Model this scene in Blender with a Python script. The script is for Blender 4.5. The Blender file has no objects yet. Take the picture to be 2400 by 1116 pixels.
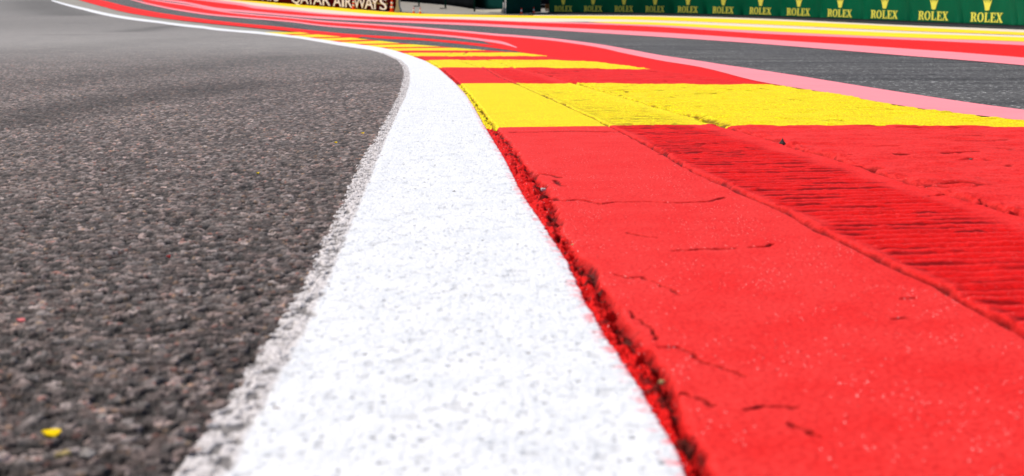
import bpy, bmesh, math, random
import numpy as np
from mathutils import Vector
from mathutils.geometry import tessellate_polygon

# ------------------------------------------------------------------ camera, sky, sun, exposure
F_PX, CX, CY, CAM_H, V_FLAT = 3000.0, 1200.0, 558.0, 0.22, 50.0
PITCH = math.atan((CY - V_FLAT) / F_PX)
sc = bpy.context.scene
col = sc.collection
cam_d = bpy.data.cameras.new("camera")
cam_d.sensor_width = 36.0
cam_d.lens = F_PX / 2400.0 * 36.0
cam_d.clip_start = 0.02
cam_d.clip_end = 3000.0
cam_d.dof.use_dof = True
cam_d.dof.focus_distance = 2.5
cam_d.dof.aperture_fstop = 12.0
cam = bpy.data.objects.new("camera", cam_d)
cam.location = (0, 0, CAM_H)
cam.rotation_euler = (math.pi / 2 - PITCH, 0, 0)
col.objects.link(cam)
sc.camera = cam

SUN_DIR = Vector((-0.62, 0.40, 0.95)).normalized()
elev = math.asin(SUN_DIR.z)
w = bpy.data.worlds.new("World"); sc.world = w; w.use_nodes = True
nt = w.node_tree
sky = nt.nodes.new("ShaderNodeTexSky")
sky.sky_type = 'NISHITA'; sky.sun_disc = False
sky.sun_elevation = elev
sky.sun_rotation = math.atan2(SUN_DIR.x, SUN_DIR.y)
sky.air_density = 1.0; sky.dust_density = 3.0; sky.ozone_density = 1.0
bg = nt.nodes["Background"]; bg.inputs[1].default_value = 0.13
nt.links.new(sky.outputs[0], bg.inputs[0])
sun_d = bpy.data.lights.new("sun", 'SUN')
sun_d.energy = 3.6; sun_d.angle = math.radians(1.2); sun_d.color = (1.0, 0.955, 0.9)
sun = bpy.data.objects.new("sun", sun_d)
sun.rotation_euler = (-SUN_DIR).to_track_quat('-Z', 'Y').to_euler()
sun.location = (0, 0, 20)
col.objects.link(sun)
sc.view_settings.view_transform = 'Standard'
sc.view_settings.look = 'None'
sc.view_settings.gamma = 1.0
sc.view_settings.use_curve_mapping = False
sc.view_settings.exposure = 0.2
sc.cycles.max_bounces = 5
sc.cycles.diffuse_bounces = 3
sc.cycles.glossy_bounces = 2

# ------------------------------------------------------------------ terrain profile and mapping
Y_RISE, A_RISE, Y_LIN = 29.0, 0.0005, 120.0
def zg(Y):
    Y = np.asarray(Y, float)
    t = np.clip(Y - Y_RISE, 0, Y_LIN - Y_RISE)
    return A_RISE * t * t + np.clip(Y - Y_LIN, 0, None) * 2 * A_RISE * (Y_LIN - Y_RISE) * 0.5

_YT = np.concatenate([np.linspace(0.15, 8, 6000), np.linspace(8.001, 400, 20000)])
_ST = (CAM_H - zg(_YT)) / _YT                # slope of the sight line that meets the ground at Y
_NEARW = np.clip((16 - _YT) / 11, 0, 1)
def Y_of_v(v, dz=0.0):
    """distance at which a surface dz above the ground lies under the traced image row"""
    k = (np.asarray(v, float) - CY) / F_PX
    s = (math.sin(PITCH) + k * math.cos(PITCH)) / (math.cos(PITCH) - k * math.sin(PITCH))
    st = _ST if dz == 0 else (CAM_H - zg(_YT) - (0.0045 + (dz - 0.0045) * _NEARW)) / _YT
    return np.interp(-s, -st, _YT)
def ground(u, v, dz=0.0):
    u = np.asarray(u, float); v = np.asarray(v, float)
    Y = Y_of_v(v, dz)
    k = (v - CY) / F_PX
    X = (u - CX) / F_PX * Y / (math.cos(PITCH) - k * math.sin(PITCH))
    return X, Y
def curve_X(pts, dz=0.0):
    """traced edge -> function X(Y)"""
    p = np.array(pts, float)
    X, Y = ground(p[:, 0], p[:, 1], dz)
    o = np.argsort(Y); X = X[o]; Y = Y[o]
    def f(y):
        y = np.asarray(y, float)
        r = np.interp(y, Y, X)
        # carry the first direction on towards and behind the camera
        sl = (X[1] - X[0]) / (Y[1] - Y[0])
        return np.where(y < Y[0], X[0] + sl * (y - Y[0]), r)
    return f
def smooth_curve(pts, n=400):
    """Catmull-Rom through traced points"""
    p = [np.array(q, float) for q in pts]
    p = [2 * p[0] - p[1]] + p + [2 * p[-1] - p[-2]]
    out = []
    m = max(4, n // (len(p) - 3))
    for i in range(1, len(p) - 2):
        for t in np.linspace(0, 1, m, endpoint=False):
            a, b, c, d = p[i - 1], p[i], p[i + 1], p[i + 2]
            out.append(0.5 * ((2 * b) + (c - a) * t + (2 * a - 5 * b + 4 * c - d) * t * t + (3 * b - a - 3 * c + d) * t ** 3))
    out.append(p[-2])
    return np.array(out)

# ------------------------------------------------------------------ numpy noise
def _hash(ix, iy, seed):
    h = (ix.astype(np.int64) * 374761393 + iy.astype(np.int64) * 668265263 + seed * 974634777) & 0xFFFFFFFF
    h = ((h ^ (h >> 13)) * 1274126177) & 0xFFFFFFFF
    h = ((h ^ (h >> 15)) * 2246822519) & 0xFFFFFFFF
    return ((h ^ (h >> 16)) & 0xFFFFFF) / float(0x1000000)
def vnoise(x, y, size, seed=0):
    x = x / size; y = y / size
    ix = np.floor(x); iy = np.floor(y)
    fx = x - ix; fy = y - iy
    fx = fx * fx * (3 - 2 * fx); fy = fy * fy * (3 - 2 * fy)
    a = _hash(ix, iy, seed); b = _hash(ix + 1, iy, seed); c = _hash(ix, iy + 1, seed); d = _hash(ix + 1, iy + 1, seed)
    return (a + (b - a) * fx) * (1 - fy) + (c + (d - c) * fx) * fy
def fbm(x, y, size, seed=0, octs=4):
    r = 0; amp = 0.5; tot = 0
    for i in range(octs):
        r = r + amp * vnoise(x + 13.7 * i, y - 7.3 * i, size, seed + i); tot += amp
        amp *= 0.5; size *= 0.5
    return r / tot
def worley(x, y, size, seed=0, off=False):
    x = x / size; y = y / size
    ix = np.floor(x); iy = np.floor(y)
    f1 = np.full(x.shape, 9.0); f2 = np.full(x.shape, 9.0); idv = np.zeros(x.shape); ox = np.zeros(x.shape); oy = np.zeros(x.shape)
    for dx in (-1, 0, 1):
        for dy in (-1, 0, 1):
            cx = ix + dx; cy = iy + dy
            px = cx + 0.1 + 0.8 * _hash(cx, cy, seed); py = cy + 0.1 + 0.8 * _hash(cx, cy, seed + 1)
            d = np.hypot(px - x, py - y)
            r = _hash(cx, cy, seed + 2)
            near = d < f1
            f2 = np.where(near, f1, np.minimum(f2, d))
            idv = np.where(near, r, idv)
            f1 = np.where(near, d, f1)
            if off: ox = np.where(near, x - px, ox); oy = np.where(near, y - py, oy)
    if off: return f1, f2, idv, ox, oy
    return f1, f2, idv
def sstep(a, b, x):
    t = np.clip((x - a) / (b - a), 0, 1)
    return t * t * (3 - 2 * t)

# ------------------------------------------------------------------ object helpers
def tag(o, label=None, cat=None, group=None, kind=None):
    if label: o["label"] = label
    if cat: o["category"] = cat
    if group: o["group"] = group
    if kind: o["kind"] = kind
    return o
def link(o, parent=None):
    col.objects.link(o)
    if parent is not None: o.parent = parent
    return o
def np_mesh(name, co, quads, mat, attrs=None, smooth=True, parent=None):
    me = bpy.data.meshes.new(name)
    n = len(co); m = len(quads)
    me.vertices.add(n); me.vertices.foreach_set("co", np.ascontiguousarray(co, dtype=np.float32).ravel())
    me.loops.add(m * 4); me.loops.foreach_set("vertex_index", np.ascontiguousarray(quads, dtype=np.int32).ravel())
    me.polygons.add(m); me.polygons.foreach_set("loop_start", np.arange(0, m * 4, 4, dtype=np.int32))
    me.polygons.foreach_set("use_smooth", np.full(m, smooth, dtype=bool))
    for k, a in (attrs or {}).items():
        if a.ndim == 2:
            at = me.attributes.new(k, 'FLOAT_COLOR', 'POINT')
            c4 = np.ones((n, 4), np.float32); c4[:, :3] = a
            at.data.foreach_set("color", c4.ravel())
        else:
            at = me.attributes.new(k, 'FLOAT', 'POINT')
            at.data.foreach_set("value", a.astype(np.float32))
    me.update(calc_edges=True)
    me.materials.append(mat)
    o = bpy.data.objects.new(name, me)
    return link(o, parent)
def grid_quads(nr, nc, base=0):
    i = np.arange(nr - 1)[:, None] * nc + np.arange(nc - 1)[None, :]
    i = i.ravel() + base
    return np.stack([i, i + 1, i + nc + 1, i + nc], 1)
def bm_obj(name, bm, mat, parent=None, smooth=False):
    me = bpy.data.meshes.new(name); bm.normal_update(); bm.to_mesh(me); bm.free()
    if smooth:
        for p in me.polygons: p.use_smooth = True
    me.materials.append(mat)
    return link(bpy.data.objects.new(name, me), parent)
def empty(name, loc, rz=0.0):
    o = bpy.data.objects.new(name, None); o.location = loc; o.rotation_euler = (0, 0, rz)
    o.empty_display_size = 0.2
    return link(o)
def add_box(bm, c, s, rz=0.0):
    r = bmesh.ops.create_cube(bm, size=1.0)
    for v in r["verts"]:
        x, y, z = v.co.x * s[0], v.co.y * s[1], v.co.z * s[2]
        v.co = (c[0] + x * math.cos(rz) - y * math.sin(rz), c[1] + x * math.sin(rz) + y * math.cos(rz), c[2] + z)
    return r["verts"]
def add_lathe(bm, prof, seg=20, c=(0, 0, 0)):
    rings = []
    for r, z in prof:
        rings.append([bm.verts.new((c[0] + r * math.cos(2 * math.pi * k / seg), c[1] + r * math.sin(2 * math.pi * k / seg), c[2] + z)) for k in range(seg)])
    for a, b in zip(rings, rings[1:]):
        for k in range(seg):
            bm.faces.new((a[k], a[(k + 1) % seg], b[(k + 1) % seg], b[k]))
    bm.faces.new(rings[0][::-1]); bm.faces.new(rings[-1])

# ------------------------------------------------------------------ materials
def nodes_of(name):
    m = bpy.data.materials.new(name); m.use_nodes = True
    t = m.node_tree; b = t.nodes["Principled BSDF"]
    return m, t, b
def N(t, typ, **kw):
    n = t.nodes.new(typ)
    for k, v in kw.items():
        if k.startswith("i_"): n.inputs[k[2:].replace("_", " ")].default_value = v
        else: setattr(n, k, v)
    return n
def mix_c(t, fac, a, b, mode='MIX'):
    n = t.nodes.new("ShaderNodeMix"); n.data_type = 'RGBA'; n.blend_type = mode
    for s, v in ((n.inputs[0], fac), (n.inputs[6], a), (n.inputs[7], b)):
        if hasattr(v, "is_linked") or isinstance(v, bpy.types.NodeSocket): t.links.new(v, s)
        elif isinstance(v, (tuple, list)): s.default_value = (*v[:3], 1)
        else: s.default_value = v
    return n.outputs[2]
def math_n(t, op, a, b=None, c=None, clamp=False):
    n = t.nodes.new("ShaderNodeMath"); n.operation = op; n.use_clamp = clamp
    for s, v in zip(n.inputs, (a, b, c)):
        if v is None: continue
        if isinstance(v, bpy.types.NodeSocket): t.links.new(v, s)
        else: s.default_value = v
    return n.outputs[0]
def ramp01(t, val, lo, hi):
    n = t.nodes.new("ShaderNodeMapRange"); n.interpolation_type = 'SMOOTHSTEP'
    if isinstance(val, bpy.types.NodeSocket): t.links.new(val, n.inputs[0])
    n.inputs[1].default_value = lo; n.inputs[2].default_value = hi
    return n.outputs[0]
def attr(t, name, out="Fac"):
    n = t.nodes.new("ShaderNodeAttribute"); n.attribute_name = name
    return n.outputs[out]
def objco(t):
    return t.nodes.new("ShaderNodeTexCoord").outputs["Object"]
def noise(t, co, scale, detail=3.0, rough=0.55):
    n = t.nodes.new("ShaderNodeTexNoise"); t.links.new(co, n.inputs["Vector"])
    n.inputs["Scale"].default_value = scale; n.inputs["Detail"].default_value = detail; n.inputs["Roughness"].default_value = rough
    return n.outputs["Fac"]
def scaled(t, co, s):
    n = t.nodes.new("ShaderNodeMapping"); t.links.new(co, n.inputs[0]); n.inputs["Scale"].default_value = s
    return n.outputs[0]
def bump(t, b, h, dist, strength=1.0):
    n = t.nodes.new("ShaderNodeBump"); n.inputs["Strength"].default_value = strength; n.inputs["Distance"].default_value = dist
    t.links.new(h, n.inputs["Height"]); t.links.new(n.outputs[0], b.inputs["Normal"])
def specks(t, co, cell, radius, density):
    """glints of small glass grains in the paint, drawn as pale dots"""
    v = t.nodes.new("ShaderNodeTexVoronoi"); v.feature = 'F1'; t.links.new(co, v.inputs["Vector"])
    v.inputs["Scale"].default_value = 1.0 / cell
    near = ramp01(t, v.outputs["Distance"], radius, radius * 0.6)
    sep = t.nodes.new("ShaderNodeSeparateColor"); t.links.new(v.outputs["Color"], sep.inputs[0])
    dn = math_n(t, 'MULTIPLY', ramp01(t, noise(t, co, 11, 3, 0.6), 0.38, 0.68), density * 2.0)
    some = math_n(t, 'LESS_THAN', sep.outputs[0], dn)
    return math_n(t, 'MULTIPLY', near, some)

# asphalt with per-stone colour carried by the mesh
m_track, t, b = nodes_of("asphalt")
co = objco(t)
n1 = noise(t, co, 700, 3); n2 = noise(t, co, 4.0, 5, 0.6)
c = mix_c(t, 1.0, attr(t, "Col", "Color"), mix_c(t, ramp01(t, n1, 0.3, 0.7), (0.72, 0.72, 0.72), (1.28, 1.28, 1.28)), 'MULTIPLY')
c = mix_c(t, 1.0, c, mix_c(t, ramp01(t, n2, 0.3, 0.7), (0.86, 0.86, 0.88), (1.12, 1.11, 1.10)), 'MULTIPLY')
t.links.new(c, b.inputs["Base Color"]); b.inputs["Roughness"].default_value = 0.8
b.inputs["Specular IOR Level"].default_value = 0.16
bump(t, b, n1, 0.0006, 0.8)

# runoff asphalt, no stones modelled
m_run, t, b = nodes_of("runoff asphalt")
co = objco(t)
v = t.nodes.new("ShaderNodeTexVoronoi"); t.links.new(co, v.inputs["Vector"]); v.inputs["Scale"].default_value = 110
sep = t.nodes.new("ShaderNodeSeparateColor"); t.links.new(v.outputs["Color"], sep.inputs[0])
streak = noise(t, scaled(t, co, (0.25, 1.6, 1)), 2.2, 6, 0.65)
blotch = noise(t, co, 0.35, 4)
c = mix_c(t, ramp01(t, sep.outputs[0], 0.1, 1.0), (0.052, 0.051, 0.050), (0.132, 0.128, 0.124))
c = mix_c(t, math_n(t, 'GREATER_THAN', sep.outputs[1], 0.965), c, (0.42, 0.42, 0.40))
c = mix_c(t, 1.0, c, mix_c(t, ramp01(t, streak, 0.3, 0.68), (0.50, 0.50, 0.52), (1.20, 1.20, 1.20)), 'MULTIPLY')
c = mix_c(t, 1.0, c, mix_c(t, ramp01(t, blotch, 0.3, 0.7), (0.88, 0.88, 0.9), (1.1, 1.1, 1.08)), 'MULTIPLY')
t.links.new(c, b.inputs["Base Color"]); b.inputs["Roughness"].default_value = 0.75
b.inputs["Specular IOR Level"].default_value = 0.06
bump(t, b, v.outputs["Distance"], 0.004, 0.7)

def paint_mat(name, base, dark, grain=150, scuff=0.5, rough=0.6, bumpd=0.002):
    m, t, b = nodes_of(name)
    co = objco(t)
    n1 = noise(t, co, grain, 3); n2 = noise(t, scaled(t, co, (0.4, 1.2, 1)), 3.0, 6, 0.65)
    c = mix_c(t, math_n(t, 'MULTIPLY', ramp01(t, n2, 0.42, 0.75), scuff), base, dark)
    c = mix_c(t, 1.0, c, mix_c(t, n1, (0.9, 0.9, 0.9), (1.1, 1.1, 1.1)), 'MULTIPLY')
    t.links.new(c, b.inputs["Base Color"]); b.inputs["Roughness"].default_value = rough
    b.inputs["Specular IOR Level"].default_value = 0.02
    bump(t, b, n1, bumpd, 0.6)
    return m
RED = (0.70, 0.010, 0.008)
YEL = (0.86, 0.62, 0.010)
PINK = (0.80, 0.235, 0.265)
CREAM = (0.62, 0.545, 0.43)
m_red = paint_mat("red runoff paint", RED, (0.62, 0.009, 0.010))
m_redfar = paint_mat("red painted band", (0.70, 0.012, 0.009), (0.64, 0.007, 0.005))
m_pink = paint_mat("faded pink paint", PINK, (0.72, 0.18, 0.21), scuff=0.4)
m_yel = paint_mat("yellow painted band", (0.86, 0.56, 0.012), (0.84, 0.50, 0.01), scuff=0.3)
m_cream = paint_mat("cream painted line", CREAM, (0.64, 0.53, 0.40), scuff=0.4)
m_conc = paint_mat("concrete apron", (0.27, 0.25, 0.215), (0.18, 0.165, 0.145), grain=20, scuff=0.9)

# white line: colour from attributes (0 worn old paint .. 1 fresh paint, pits)
m_white, t, b = nodes_of("white road paint")
co = objco(t)
n1 = noise(t, co, 420, 4); n3 = noise(t, co, 25, 4)
fresh = mix_c(t, ramp01(t, n3, 0.3, 0.75), (0.650, 0.652, 0.658), (0.575, 0.585, 0.60))
worn = mix_c(t, ramp01(t, n1, 0.3, 0.7), (0.44, 0.40, 0.385), (0.62, 0.575, 0.56))
c = mix_c(t, attr(t, "fresh"), worn, fresh)
c = mix_c(t, attr(t, "pit"), c, (0.10, 0.09, 0.085))
c = mix_c(t, attr(t, "redmist"), c, (0.78, 0.10, 0.12))
t.links.new(c, b.inputs["Base Color"]); b.inputs["Roughness"].default_value = 0.6
b.inputs["Specular IOR Level"].default_value = 0.15
bump(t, b, n1, 0.0005, 0.5)

# kerb: red and yellow paint on concrete slabs
m_kerb, t, b = nodes_of("kerb paint")
co = objco(t)
jag = math_n(t, 'MULTIPLY', math_n(t, 'SUBTRACT', noise(t, co, 45, 5, 0.6), 0.5), 0.035)
sdj = math_n(t, 'ADD', attr(t, "sd"), math_n(t, 'MULTIPLY', jag, attr(t, "jag")))
isy = ramp01(t, sdj, -0.0015, 0.0015)
n1 = noise(t, co, 600, 3); n2 = noise(t, co, 14, 5, 0.6)
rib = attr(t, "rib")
red = mix_c(t, rib, (0.67, 0.024, 0.021), (0.64, 0.004, 0.003))  # deeper red for rib flanks, paler for crests: shading held in the colour
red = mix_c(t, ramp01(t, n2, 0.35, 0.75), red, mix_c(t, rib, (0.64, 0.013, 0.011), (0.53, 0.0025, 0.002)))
yel = mix_c(t, ramp01(t, n2, 0.4, 0.8), (0.70, 0.50, 0.004), (0.68, 0.44, 0.003))
wear = math_n(t, 'MULTIPLY', ramp01(t, noise(t, scaled(t, co, (0.35, 1, 1)), 60, 5, 0.7), 0.60, 0.70), ramp01(t, noise(t, co, 3.2, 3), 0.5, 0.62))
yel = mix_c(t, math_n(t, 'MULTIPLY', wear, 0.75), yel, (0.42, 0.36, 0.10))
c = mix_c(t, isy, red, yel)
sp = math_n(t, 'MULTIPLY', specks(t, co, 0.0038, 0.15, 0.42), attr(t, "glit"))  # glints of the glass grains, painted as pale pink dots
sp = math_n(t, 'MULTIPLY', sp, math_n(t, 'SUBTRACT', 1.0, isy))
c = mix_c(t, sp, c, (0.95, 0.66, 0.64))
dk = mix_c(t, 1.0, c, (0.30, 0.20, 0.18), 'MULTIPLY')
c = mix_c(t, math_n(t, 'MULTIPLY', attr(t, "dirt_shade"), 2.0, clamp=True), c, dk)  # real joint dirt and painted groove shade both darken the paint
c = mix_c(t, math_n(t, 'MULTIPLY_ADD', attr(t, "dirt_shade"), 2.4, -1.3, clamp=True), c, (0.032, 0.010, 0.006))
n5 = noise(t, co, 260, 4, 0.65)
c = mix_c(t, 1.0, c, mix_c(t, ramp01(t, n5, 0.28, 0.72), (0.80, 0.50, 0.50), (1.12, 1.65, 1.65)), 'MULTIPLY')
t.links.new(c, b.inputs["Base Color"])
b.inputs["Roughness"].default_value = 0.62
b.inputs["Specular IOR Level"].default_value = 0.04
bump(t, b, math_n(t, "ADD", n1, n5), 0.0009, 0.9)

m_fresh2 = paint_mat("rubbered asphalt", (0.060, 0.058, 0.060), (0.075, 0.073, 0.074), grain=40)
def plain(name, base, rough=0.6, metal=0.0, var=0.15, scale=8.0, spec=0.0):
    m, t, b = nodes_of(name)
    co = objco(t); n1 = noise(t, co, scale, 4)
    d = tuple(x * (1 - var) for x in base); e = tuple(min(1, x * (1 + var)) for x in base)
    t.links.new(mix_c(t, n1, d, e), b.inputs["Base Color"])
    b.inputs["Specular IOR Level"].default_value = spec; b.inputs["Roughness"].default_value = rough; b.inputs["Metallic"].default_value = metal
    return m
m_green = plain("green banner vinyl", (0.001, 0.090, 0.038), 0.3, var=0.35, scale=0.8, spec=0.03)
m_gold = plain("yellow lettering", (0.74, 0.66, 0.09), 0.5, var=0.05)
m_black = plain("black rubber strip", (0.018, 0.018, 0.019), 0.8)
m_maroon = plain("maroon banner vinyl", (0.060, 0.004, 0.008), 0.45, var=0.2)
m_wletter = plain("white lettering", (0.72, 0.68, 0.66), 0.5, var=0.04)
m_cone = plain("orange cone plastic", (0.88, 0.070, 0.018), 0.45, var=0.06)
m_band = plain("white reflective sleeve", (0.85, 0.84, 0.84), 0.4, var=0.03)
m_cloth = plain("black shade cloth", (0.008, 0.009, 0.010), 0.9, var=0.4, scale=3)
m_post = plain("dark green paint", (0.004, 0.030, 0.022), 0.5, var=0.1)
m_corr = plain("dark green sheet metal", (0.006, 0.045, 0.036), 0.5, var=0.25, scale=2)
m_concb = plain("pale cast concrete", (0.48, 0.45, 0.38), 0.8, var=0.15)
m_pillar = plain("whitewashed pole", (0.46, 0.44, 0.41), 0.7, var=0.15)
m_steel = plain("galvanised steel", (0.30, 0.31, 0.32), 0.45, 0.6)
m_wood = plain("weathered orange wood", (0.16, 0.07, 0.025), 0.7)
m_stone = plain("dark grit", (0.10, 0.095, 0.08), 0.75, var=0.6, scale=400)
m_stonel = plain("pale grit", (0.62, 0.60, 0.57), 0.6, var=0.2, scale=300)
m_pale = plain("pale brown grit", (0.33, 0.29, 0.26), 0.7, var=0.3, scale=300)
m_tan = plain("tan grit", (0.36, 0.27, 0.12), 0.7, var=0.3, scale=300)
m_chipy = plain("yellow paint flake", (0.86, 0.58, 0.01), 0.6, var=0.06, scale=300)
m_chipp = plain("pink paint flake", (0.80, 0.20, 0.19), 0.6, var=0.06, scale=300)
m_chipr = plain("red paint flake", (0.70, 0.03, 0.03), 0.6, var=0.06, scale=300)

# ------------------------------------------------------------------ traced edges (photo pixels on the ground)
E_OLD = [(118, 1), (196, 23.5), (272, 41), (375, 54.5), (475, 66.5), (600, 79), (700, 90), (800, 107), (867, 117), (900, 126), (930, 140), (943, 153), (947, 170), (944, 193), (933, 227), (917, 257), (899, 290), (886, 317), (850, 372), (828, 420), (804, 480), (772, 545), (742, 610), (700, 690), (665, 750), (618, 815), (575, 880), (530, 945), (485, 1020), (425, 1116)]
E_WL = [(118.5, 0.9), (196.5, 23.4), (272.5, 40.9), (375.5, 54.4), (475.5, 66.4), (600.5, 78.9), (701, 89.9), (801, 106.8), (869, 116.7), (906, 126), (940, 141), (955, 155), (961, 172), (960, 195), (950, 228), (935, 258), (920, 292), (906, 322), (882, 380), (862, 430), (838, 490), (812, 550), (788, 610), (756, 690), (728, 750), (692, 815), (655, 880), (622, 945), (580, 1020), (528, 1116)]
E_WR = [(124, 0), (204, 20), (280, 36.5), (375, 49.5), (475, 61), (600, 73.5), (708, 86), (800, 99.5), (868, 108), (900, 113), (930, 120), (967, 132), (997, 143), (1027, 160), (1047, 177), (1067, 195), (1090, 220), (1110, 250), (1133, 292), (1180, 369), (1223, 455), (1275, 532), (1328, 614), (1369, 706), (1415, 785), (1485, 887), (1531, 970), (1577, 1039), (1607, 1116)]
E_GAP = [(940, 118), (975, 130), (1006, 142), (1040, 162), (1060, 179), (1082, 198), (1106, 225), (1130, 255), (1159, 294), (1202, 343), (1232, 386), (1275, 433), (1301, 498), (1320, 555), (1357, 598), (1404, 660), (1434, 706), (1457, 745), (1490, 796), (1559, 872), (1587, 951), (1618, 1016), (1642, 1060), (1668, 1116)]
E_S2 = [(1040, 133), (1085, 146), (1140, 163), (1167, 180), (1210, 197), (1267, 222), (1367, 267), (1426, 296), (1486, 326), (1559, 365), (1623, 403), (1700, 437), (1747, 460), (1823, 491), (1918, 543), (1985, 574), (2061, 612), (2127, 645), (2199, 674), (2270, 721), (2327, 750), (2400, 792), (2700, 950)]
E_S3 = [(1085, 128), (1120, 136), (1167, 148), (1207, 160), (1267, 173), (1317, 188), (1347, 197), (1393, 210), (1467, 232), (1567, 260), (1633, 277), (1690, 298), (1740, 311), (1822, 334), (1871, 352), (1925, 365), (1947, 372), (2032, 398), (2127, 431), (2222, 458), (2270, 474), (2400, 510), (2800, 615)]
E_KR = [(608, 75.6), (640, 74), (700, 75), (727, 79), (800, 86), (865, 92.5), (937, 101), (1033, 109), (1140, 118), (1217, 123.5), (1283, 132), (1400, 146), (1530, 163), (1690, 184), (1831, 201.5), (1974, 223), (2035, 235), (2157, 255), (2279, 270), (2400, 284), (3200, 380)]
f_old, f_wl, f_wr = curve_X(E_OLD, 0.0052), curve_X(E_WL, 0.0058), curve_X(E_WR, 0.0058)
f_gap, f_s2, f_s3 = curve_X(E_GAP, 0.0065), curve_X(E_S2, 0.0072), curve_X(E_S3, 0.0075)
f_kr = curve_X(E_KR[2:], 0.0075)

# yellow stripes over the kerb: (upper edge, lower edge)
STRIPES = [
    ([(1065, 195.5), (1200, 195), (1400, 196), (1800, 199), (2400, 203), (3400, 210)], [(1060, 296), (1150, 299), (1300, 296), (1420, 295.5), (1500, 292), (1680, 292), (1690, 298), (1740, 293), (1830, 296), (1900, 294), (2100, 296), (2400, 297), (3400, 302)]),
    ([(980, 141.5), (1060, 140), (1130, 141), (1300, 141), (1390, 144.5), (1450, 151), (1530, 163)], [(980, 158), (1060, 158), (1200, 158.5), (1400, 161), (1530, 163.2)]),
    ([(930, 123.8), (1233, 123.5), (1283, 132)], [(930, 131.5), (1100, 132), (1283, 132.4)]),
    ([(870, 113.5), (1000, 112.5), (1093, 112), (1140, 118)], [(870, 118.8), (1000, 118.5), (1140, 118.4)]),
    ([(800, 105.8), (1000, 103.4), (1033, 109)], [(800, 112), (900, 110.6), (1033, 109.4)]),
    ([(750, 99.6), (900, 95.2), (937, 101)], [(750, 105), (850, 102.6), (937, 101.4)]),
    ([(680, 91.6), (835, 88), (865, 92.5)], [(680, 96.8), (800, 94.6), (865, 92.9)]),
    ([(630, 84.4), (770, 80), (800, 86)], [(640, 89.6), (740, 87.2), (800, 86.4)]),
    ([(590, 76.6), (640, 73.6), (705, 73.2), (727, 79)], [(590, 80.6), (660, 80.4), (727, 79.4)]),
]
def stripe_sd(X, Y):
    sd = np.full(X.shape, -9.0)
    for up, lo in STRIPES:
        xu, yu = ground(*np.array(up, float).T, 0.0075); xl, yl = ground(*np.array(lo, float).T, 0.0075)
        a, bnd = xu[0], xu[-1]
        d = np.minimum(Y - np.interp(X, xl, yl), np.interp(X, xu, yu) - Y)
        d = np.where((X < a) | (X > bnd), -9.0, d)
        sd = np.maximum(sd, d)
    return sd

# ------------------------------------------------------------------ near surfaces with real relief
def rows(y0, y1, k=1.0):
    ys = [y0]
    while ys[-1] < y1:
        ys.append(ys[-1] + k * 0.0010 * (ys[-1] / 0.6) ** 1.3)
    return np.array(ys)

def h_asphalt(X, Y, colour=False):
    # warp the cells so that the stones come out angular and unequal
    wx = X + 0.0030 * (vnoise(X, Y, 0.006, 3) - 0.5); wy = Y + 0.0030 * (vnoise(X, Y, 0.006, 4) - 0.5)
    f1, f2, r1, ox, oy = worley(wx, wy, 0.0078, 11, True)
    g1, g2, r2, px, py = worley(wx, wy, 0.0036, 31, True)
    e1 = sstep(0.01, 0.16, f2 - f1); e2 = sstep(0.01, 0.22, g2 - g1)
    ta = r1 * 43.7; tb = r2 * 61.3
    tilt1 = (ox * np.cos(ta) + oy * np.sin(ta)) * (0.4 + (r1 * 7.7) % 1.0)
    tilt2 = (px * np.cos(tb) + py * np.sin(tb))
    void = sstep(0.60, 0.72, vnoise(X, Y, 0.0075, 5))
    big = sstep(0.30, 0.42, (r1 * 17.3) % 1.0)           # not every cell holds a large stone; the rest is fine grit
    h = big * (0.0022 * e1 * (0.35 + 0.7 * r1) + 0.0012 * e1 * tilt1) + (1 - 0.65 * big) * (0.0018 * e2 * (0.3 + r2) + 0.0008 * e2 * tilt2)
    h = h - 0.0022 * void + 0.0003 * (vnoise(X, Y, 0.035, 8) - 0.5) + 0.0004 * (vnoise(X, Y, 0.0016, 9) - 0.5)
    e1 = e1 * big + e2 * (1 - big)
    if not colour: return h
    # stone colours
    n = X.size
    lum = 0.050 + 0.105 * r1 ** 1.6 * big + 0.050 * r2 ** 2
    lum = 0.050 + 1.7 * (lum * 0.89 - 0.062)
    lum = np.clip(lum, 0.010, 1)
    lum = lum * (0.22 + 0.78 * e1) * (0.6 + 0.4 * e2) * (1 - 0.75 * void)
    r3 = (r1 * 57.31) % 1.0; r4 = (r2 * 91.7) % 1.0
    lum = np.where(r3 > 0.975, 0.18 + 0.14 * r4, lum)
    lum = np.where((r4 > 0.982), 0.20, lum)
    tint = (r1 * 13.7) % 1.0
    c = np.stack([lum * (1.15 + 0.20 * tint), lum * (0.98 - 0.03 * tint), lum * (0.91 - 0.08 * tint)], -1)
    redd = (r4 < 0.035)
    c[redd] = c[redd] * np.array([1.4, 0.85, 0.75])
    tan = (r4 > 0.035) & (r4 < 0.07)
    c[tan] = c[tan] * np.array([1.6, 1.3, 0.95])
    return h, c

def seg_dist(X, Y, pts, dz=0.0):
    """distance to a traced line and the parameter along it"""
    p = np.array(pts, float); px, py = ground(p[:, 0], p[:, 1], dz)
    best = np.full(X.shape, 9.0); par = np.zeros(X.shape)
    n = len(px) - 1
    for i in range(n):
        ax, ay, bx, by = px[i], py[i], px[i + 1], py[i + 1]
        L2 = (bx - ax) ** 2 + (by - ay) ** 2 + 1e-12
        tt = np.clip(((X - ax) * (bx - ax) + (Y - ay) * (by - ay)) / L2, 0, 1)
        d = np.hypot(X - ax - tt * (bx - ax), Y - ay - tt * (by - ay))
        par = np.where(d < best, (i + tt) / n, par); best = np.minimum(best, d)
    return best, par

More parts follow.
